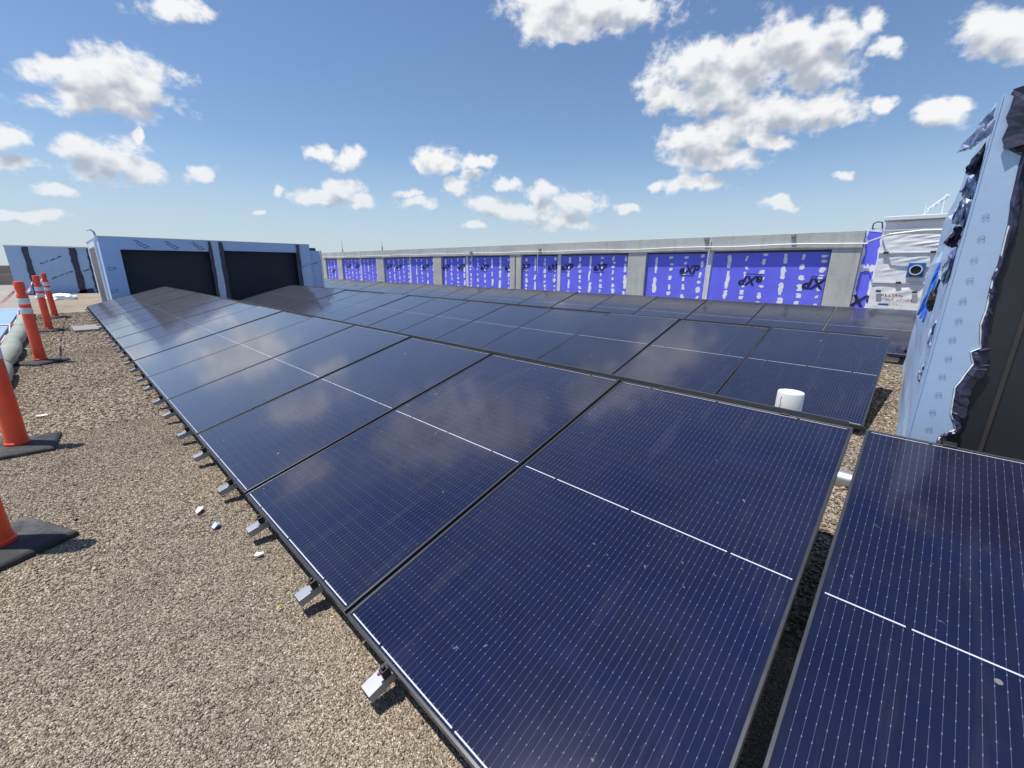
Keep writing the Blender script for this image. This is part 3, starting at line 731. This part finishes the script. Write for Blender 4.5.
# torn dark membrane curling along the ragged edge
k = MB(); n = len(edge); vs = []; r = random.Random(9); sub = []
for i in range(n - 1):
    for q in range(4):
        t = q / 4; sub.append((edge[i][0] * (1 - t) + edge[i + 1][0] * t, edge[i][1] * (1 - t) + edge[i + 1][1] * t))
for (x, z) in sub:
    w = r.uniform(.010, .022) + (.03 if .45 < z < .75 else 0)
    vs += [(x + .004, YF - .003, z), (x - w * .4, YF + r.uniform(.002, .016), z + r.uniform(-.01, .01)), (x - w, YF - .012 + r.uniform(0, .010), z + r.uniform(-.012, .012))]
k.add(vs, [(3 * i + a, 3 * i + a + 1, 3 * i + a + 4, 3 * i + a + 3) for i in range(len(sub) - 1) for a in range(2)])
o = R_(k, 'torn_membrane', M['membrane_dark']); m_ = o.modifiers.new('s', 'SOLIDIFY'); m_.thickness = .003
k = MB(); vs = []
for (x, z) in sub:
    if z < 1.3:
        pass
vs = []; S2 = [p for p in sub if p[1] < 1.25]
for (x, z) in S2: vs += [(x + .002, YF + .001, z), (x - .001 - r.uniform(0, .002), YF + .003 + r.uniform(0, .003), z)]
k.add(vs, [(2 * i, 2 * i + 1, 2 * i + 3, 2 * i + 2) for i in range(len(S2) - 1)])
o = R_(k, 'torn_edge', M['white_flashing']); m_ = o.modifiers.new('s', 'SOLIDIFY'); m_.thickness = .002
# house-shaped printed marks down the strip
for i in range(13):
    z = 1.28 - i * .083; x = -1.295 - .004 * (i % 2) - i * .001
    o = marks('printed_mark', faceY(x, YF + .003, z) @ Matrix.Rotation(R(-20), 4, 'Z'), rp, [[(-.009, -.010), (-.009, .004), (0, .013), (.009, .004), (.009, -.004)], ring(.001, -.004, .006, 0, 300, 7)], 'mark_faint', .0018); o.matrix_parent_inverse = ri
# black membrane folded over the top corner
def crumple(outline_fn, nu, nv, amp, seed):
    r = np.random.default_rng(seed); vs = []
    for j in range(nv + 1):
        for i in range(nu + 1):
            p = Vector(outline_fn(i / nu, j / nv)); vs.append(p + Vector(r.normal(0, amp, 3)))
    return MB().add(vs, [(j * (nu + 1) + i, j * (nu + 1) + i + 1, (j + 1) * (nu + 1) + i + 1, (j + 1) * (nu + 1) + i) for j in range(nv) for i in range(nu)])
k = crumple(lambda u, v: (-1.270 - .022 * v - u * .5, YF + .012 + .015 * math.sin(3 * u), 1.735 - v * (.20 - .06 * u)), 12, 6, .006, 2)
o = R_(k, 'folded_membrane', M['membrane_dark']); m_ = o.modifiers.new('s', 'SOLIDIFY'); m_.thickness = .004
k = MB(); k.box(-6.0, XC - .02, -7.0, YF - .03, 1.722, 1.735); R_(k, 'roof_flashing', M['membrane_dark'])
# side wall (faces +X) with lapped sheets
k = MB(); k.box(XC - .0495, XC - .004, -6.98, YF - .02, GZ, 1.715); R_(k, 'side_wall', M['sheathing_pale'])
for q, (y0, y1, dx) in enumerate(((-2.9, -2.21, .010), (-3.7, -2.6, .022), (-5.2, -3.3, .042), (-6.9, -4.6, .060))):
    r = random.Random(q + 40); n = 16
    A = [(XC - .003 + r.uniform(0, .003), y1, GZ + 1.83 * i / n) for i in range(n + 1)]
    B = [(XC + dx + r.uniform(-.006, .006) - (.03 if i > 11 and q > 1 else 0), y0 + r.uniform(-.08, .08), GZ + 1.83 * i / n) for i in range(n + 1)]
    k = MB().add([p for ab in zip(A, B) for p in ab], [(2 * i, 2 * i + 1, 2 * i + 3, 2 * i + 2) for i in range(n)])
    o = R_(k, 'lapped_sheet', M['sheathing_pale']); m_ = o.modifiers.new('s', 'SOLIDIFY'); m_.thickness = .004
k = MB(); k.box(XC - .001, XC + .004, YF - .016, YF + .003, GZ, 1.72); R_(k, 'corner_trim', M['sheathing'])
# torn flaps hanging off the corner
flaps = [[(-1.238, 1.712), (-1.160, 1.540), (-1.200, 1.552), (-1.245, 1.60)], [(-1.24, 1.57), (-1.205, 1.50), (-1.198, 1.470), (-1.245, 1.44)],
         [(-1.245, 1.48), (-1.215, 1.45), (-1.200, 1.40), (-1.215, 1.37), (-1.245, 1.36)], [(-1.245, 1.40), (-1.220, 1.37), (-1.190, 1.30), (-1.205, 1.27), (-1.245, 1.25)],
         [(-1.246, 1.28), (-1.215, 1.25), (-1.198, 1.19), (-1.222, 1.17), (-1.246, 1.17)], [(-1.247, 1.18), (-1.220, 1.13), (-1.208, 1.05), (-1.232, 1.0), (-1.247, 1.02)],
         [(-1.247, .86), (-1.236, .82), (-1.224, .76), (-1.240, .70), (-1.247, .72)], [(-1.247, .66), (-1.240, .62), (-1.230, .57), (-1.240, .53), (-1.247, .56)]]
for i, fl in enumerate(flaps):
    bm = bmesh.new(); y = -2.23 - .03 * i
    f = bm.faces.new([bm.verts.new((x, y, z)) for x, z in fl]); bmesh.ops.triangulate(bm, faces=[f])
    bmesh.ops.subdivide_edges(bm, edges=bm.edges[:], cuts=4, use_grid_fill=True); bmesh.ops.triangulate(bm, faces=bm.faces[:])
    r = random.Random(i)
    for w in bm.verts: w.co += Vector((r.gauss(0, .003), r.gauss(0, .014), r.gauss(0, .004)))
    me = bpy.data.meshes.new('torn_flap'); bm.to_mesh(me); bm.free(); me.materials.append(M['membrane_silver' if i not in (1, 4) else 'membrane_dark'])
    o = bpy.data.objects.new('torn_flap', me); col.objects.link(o); o.parent = rp; o.matrix_parent_inverse = ri
    m_ = o.modifiers.new('s', 'SOLIDIFY'); m_.thickness = .003
# clamp bundle with blue tape hanging at the far corner
bx = empty('tool_bundle', (-1.225, -3.2, .9), 'black clamp bundle with bright blue tape hanging on the right penthouse side', 'clamp')
bi = Matrix.Translation(bx.location).inverted()
bm = bmesh.new(); bmesh.ops.create_icosphere(bm, subdivisions=3, radius=1)
for w in bm.verts:
    w.co = Vector((w.co.x * .026, w.co.y * .05, w.co.z * .07)) * random.uniform(.8, 1.15)
me = bpy.data.meshes.new('bundle'); bm.to_mesh(me); bm.free(); me.materials.append(M['black_plastic'])
o = bpy.data.objects.new('bundle', me); col.objects.link(o); o.parent = bx; o.location = (-.003, 0, 0)
k = MB(); k.tube([(-1.23, -3.17, .93), (-1.262, -3.12, 1.0), (-1.285, -3.12, 1.02)], .006, 6).tube([(-1.23, -3.15, .88), (-1.27, -3.1, .90), (-1.295, -3.1, .905)], .006, 6).tube([(-1.225, -3.17, .95), (-1.235, -3.14, 1.06)], .006, 6)
o = k.build('prong', M['black_plastic'], bx, smooth=True); o.matrix_parent_inverse = bi
k = MB(); r = random.Random(3)
for q in range(3):
    pts = [(-1.188 - .012 * q + .004 * r.uniform(-1, 1) - .03 * (abs(t - .5) * 2) * (t > .5) * 0, -3.5 - .08 * q, 1.12 - .34 * t - .03 * q) for t in [i / 7 for i in range(8)]]
    vs = []
    for i, p in enumerate(pts):
        x = -1.222 + .042 * (i / 7) - .016 * q + r.uniform(-.004, .004); w = r.uniform(.006, .012)
        vs += [(x - w, p[1] + r.uniform(-.02, .02), p[2]), (x + w * .6, p[1] + r.uniform(-.02, .02), p[2])]
    k.add(vs, [(2 * i, 2 * i + 1, 2 * i + 3, 2 * i + 2) for i in range(7)])
o = k.build('blue_tape', M['tape_blue'], bx); o.matrix_parent_inverse = bi
m_ = o.modifiers.new('s', 'SOLIDIFY'); m_.thickness = .003

# ------------------------------------------------------------------ light
SUN_EL, SUN_AZ = 72.0, 52.0           # azimuth measured from +X toward +Y
sd = Vector((math.cos(R(SUN_EL)) * math.cos(R(SUN_AZ)), math.cos(R(SUN_EL)) * math.sin(R(SUN_AZ)), math.sin(R(SUN_EL))))
L = bpy.data.lights.new('sun', 'SUN'); L.energy = 4.0; L.angle = R(.53); L.color = (1, .955, .89)
lo = bpy.data.objects.new('sun', L); col.objects.link(lo); lo.rotation_euler = sd.to_track_quat('Z', 'Y').to_euler(); lo.location = (0, 0, 20)

w = bpy.data.worlds.new('World'); sc.world = w; w.use_nodes = True
t = NT(w.node_tree); bg = w.node_tree.nodes['Background']; out = w.node_tree.nodes['World Output']
sky = t.new('ShaderNodeTexSky'); sky.sky_type = 'NISHITA'; sky.sun_disc = False
sky.sun_elevation = R(SUN_EL); sky.sun_rotation = math.atan2(sd.x, sd.y)
sky.altitude = 200; sky.air_density = 1.2; sky.dust_density = .15; sky.ozone_density = 3.0
d = t.new('ShaderNodeTexCoord').outputs['Generated']
# clouds: (azimuth from +X, elevation, half width, half height, tilt) in degrees
CL = [(-3.7,15.7,2.32,0.97,21),(-6.1,16.0,3.52,1.79,24),(-9.2,15.2,2.97,1.77,27),(-6.6,14.3,4.2,1.3,15),(-12.7,22.1,2.58,0.83,18),(0.5,9.9,1.55,0.87,24),(0.9,7.8,2.4,0.51,10),(-1.3,6.3,1.38,0.47,9),(-3.5,9.6,1.78,1.04,22),(-5.4,9.3,2.87,1.5,16),(-7.7,8.2,1.69,0.85,13),(-8.0,11.6,0.78,0.34,75),(-12.1,8.8,1.3,0.8,17),(-24.2,12.1,1.77,0.78,8),(-26.9,11.7,1.63,1.09,13),(-24.6,7.8,3.44,0.95,4),(-26.4,8.8,2.41,0.95,5),(-28.0,7.3,1.48,1.08,12),(-19.5,8.0,0.73,0.57,29),(-37.2,12.3,2.58,1.36,4),(-41.7,12.2,2.39,0.74,2),(-39.7,9.6,1.7,1.0,3),(-41.2,10.9,1.45,0.65,2),(-33.8,8.6,1.54,0.55,3),(-34.6,7.6,2.16,0.67,3),(-45.7,9.9,1.48,0.67,1),(-50.3,8.9,2.22,1.24,-1),(-54.7,7.5,2.7,1.48,-2),(-43.7,7.3,2.76,1.04,1),(-48.7,6.7,4.4,1.05,0),(-52.6,5.5,4.52,1.06,0),(-41.7,5.1,1.52,0.59,1),(-60.8,7.0,1.42,0.45,-2),(-51.7,26.0,4.84,2.27,-3),(-58.4,25.8,5.86,1.49,-6),(-53.0,24.0,2.7,0.8,-3),(-64.3,18.7,3.3,1.74,-10),(-67.4,19.9,4.33,2.44,-14),(-69.2,17.7,4.4,2.04,-11),(-72.4,20.0,3.16,1.96,-22),(-75.8,20.7,3.08,2.04,-32),(-78.1,19.1,3.41,1.99,-24),(-79.6,20.6,2.09,1.36,-39),(-81.7,21.2,1.04,0.67,-46),(-83.5,19.0,1.21,0.65,-25),(-75.7,15.4,6.23,1.35,-9),(-80.4,15.3,2.77,1.1,-14),(-71.6,14.5,3.33,1.79,-12),(-68.0,13.2,3.55,2.1,-11),(-70.5,11.6,3.64,1.16,-6),(-74.7,12.8,2.42,0.73,-8),(-68.2,9.2,3.63,0.83,-4),(-63.8,9.2,0.91,0.64,-10),(-76.9,6.8,1.88,0.6,-5),(-82.0,9.0,0.75,0.35,-11),(-84.5,14.8,1.0,0.57,-24),(-90.4,18.3,2.73,1.26,-26),(-91.5,17.4,2.18,1.03,-27),(-88.7,13.1,1.78,0.98,-23),(-89.8,13.5,0.96,0.58,-31),(-17.3,5.8,0.58,0.3,8),(1.1,4.0,2.91,0.4,5),
      (-21,36,7,4.5,8),(-31,40,5,3,5),(-52,41,7,3,-5),(-61,38,5,2.4,-8),(-8,24,4,1.5,20),(-2,30,3,1.6,10),(30,25,8,3,0),(60,35,8,4,0),(140,30,10,4,0)]
def density(dv, detail, least=0.0):
    wob = t.vmath('SCALE', t.vmath('SUBTRACT', t.noise(dv, 16, 3, .6).outputs[1], (.5, .5, .5)), scale=.045)
    dw = t.vmath('ADD', dv, wob)
    acc = None
    for (az, el, a, b, th) in CL:
        if a < least: continue
        c = Vector((math.cos(R(el)) * math.cos(R(az)), math.cos(R(el)) * math.sin(R(az)), math.sin(R(el))))
        Hh = Vector((c.y, -c.x, 0)).normalized(); Vv = Hh.cross(c)
        u = Hh * math.cos(R(th)) + Vv * math.sin(R(th)); v = c.cross(u) * -1
        m3 = Matrix((c, u, c.cross(u))).transposed()
        mp = t.new('ShaderNodeMapping', vector_type='TEXTURE')
        mp.inputs['Location'].default_value = c; mp.inputs['Rotation'].default_value = m3.to_euler()
        mp.inputs['Scale'].default_value = (math.sin(R(a)), math.sin(R(a)), math.sin(R(b)))
        t.set(mp.inputs['Vector'], dw)
        l = t.vmath('LENGTH', mp.outputs[0])
        acc = l if acc is None else t.math('SMOOTH_MIN', acc, l, .18)
    st = t.vmath('MULTIPLY', dv, (1, 1, 1.35))
    n = t.noise(st, 26, detail, .58 if detail > 5 else .5, dist=.15).outputs[0]
    return t.math('ADD', t.math('SUBTRACT', 1.38, acc), t.math('MULTIPLY', t.math('SUBTRACT', n, .5), 2.5))
D1 = density(d, 9)
D2 = density(t.vmath('ADD', d, (sd.x * .010, sd.y * .010, .026)), 2, 1.4)
sz = t.new('ShaderNodeSeparateXYZ'); t.set(sz.inputs[0], d)
lowf = t.maprange(sz.outputs[2], .03, .20, .55, 1)
alpha = t.math('MULTIPLY', t.maprange(D1, .02, .80, 0, 1, True), lowf)
sh = t.maprange(D2, .25, 1.45, 0, 1, True)
ccol = t.mix(sh, (.675, .68, .69), (.325, .36, .42))
skyc = t.vmath('MULTIPLY', sky.outputs[0], (.077, .081, .0895))
veil = t.maprange(sz.outputs[2], .0, .24, .74, 0, True)          # pale summer haze low in the sky
skyc = t.mix(veil, skyc, (.375, .462, .565))
final = t.mix(alpha, skyc, ccol)
t.set(bg.inputs['Color'], final); bg.inputs['Strength'].default_value = 1.0

# ------------------------------------------------------------------ camera
cam = bpy.data.cameras.new('camera'); cam.sensor_width = 36; cam.lens = 14.767; cam.clip_start = .02; cam.clip_end = 9000
co = bpy.data.objects.new('camera', cam); col.objects.link(co)
m3 = Matrix(((-0.7252462, 0.1893443, -0.6619416), (-0.6884586, -0.1903230, 0.6998585), (0.0065315, 0.9632891, 0.2683867)))
co.matrix_world = Matrix.Translation((-1.15774, .43464, 1.07364)) @ m3.to_4x4()
sc.camera = co
sc.view_settings.view_transform = 'Standard'; sc.view_settings.look = 'None'; sc.view_settings.exposure = 0.45; sc.view_settings.gamma = 1
sc.cycles.max_bounces = 6; sc.cycles.use_denoising = True
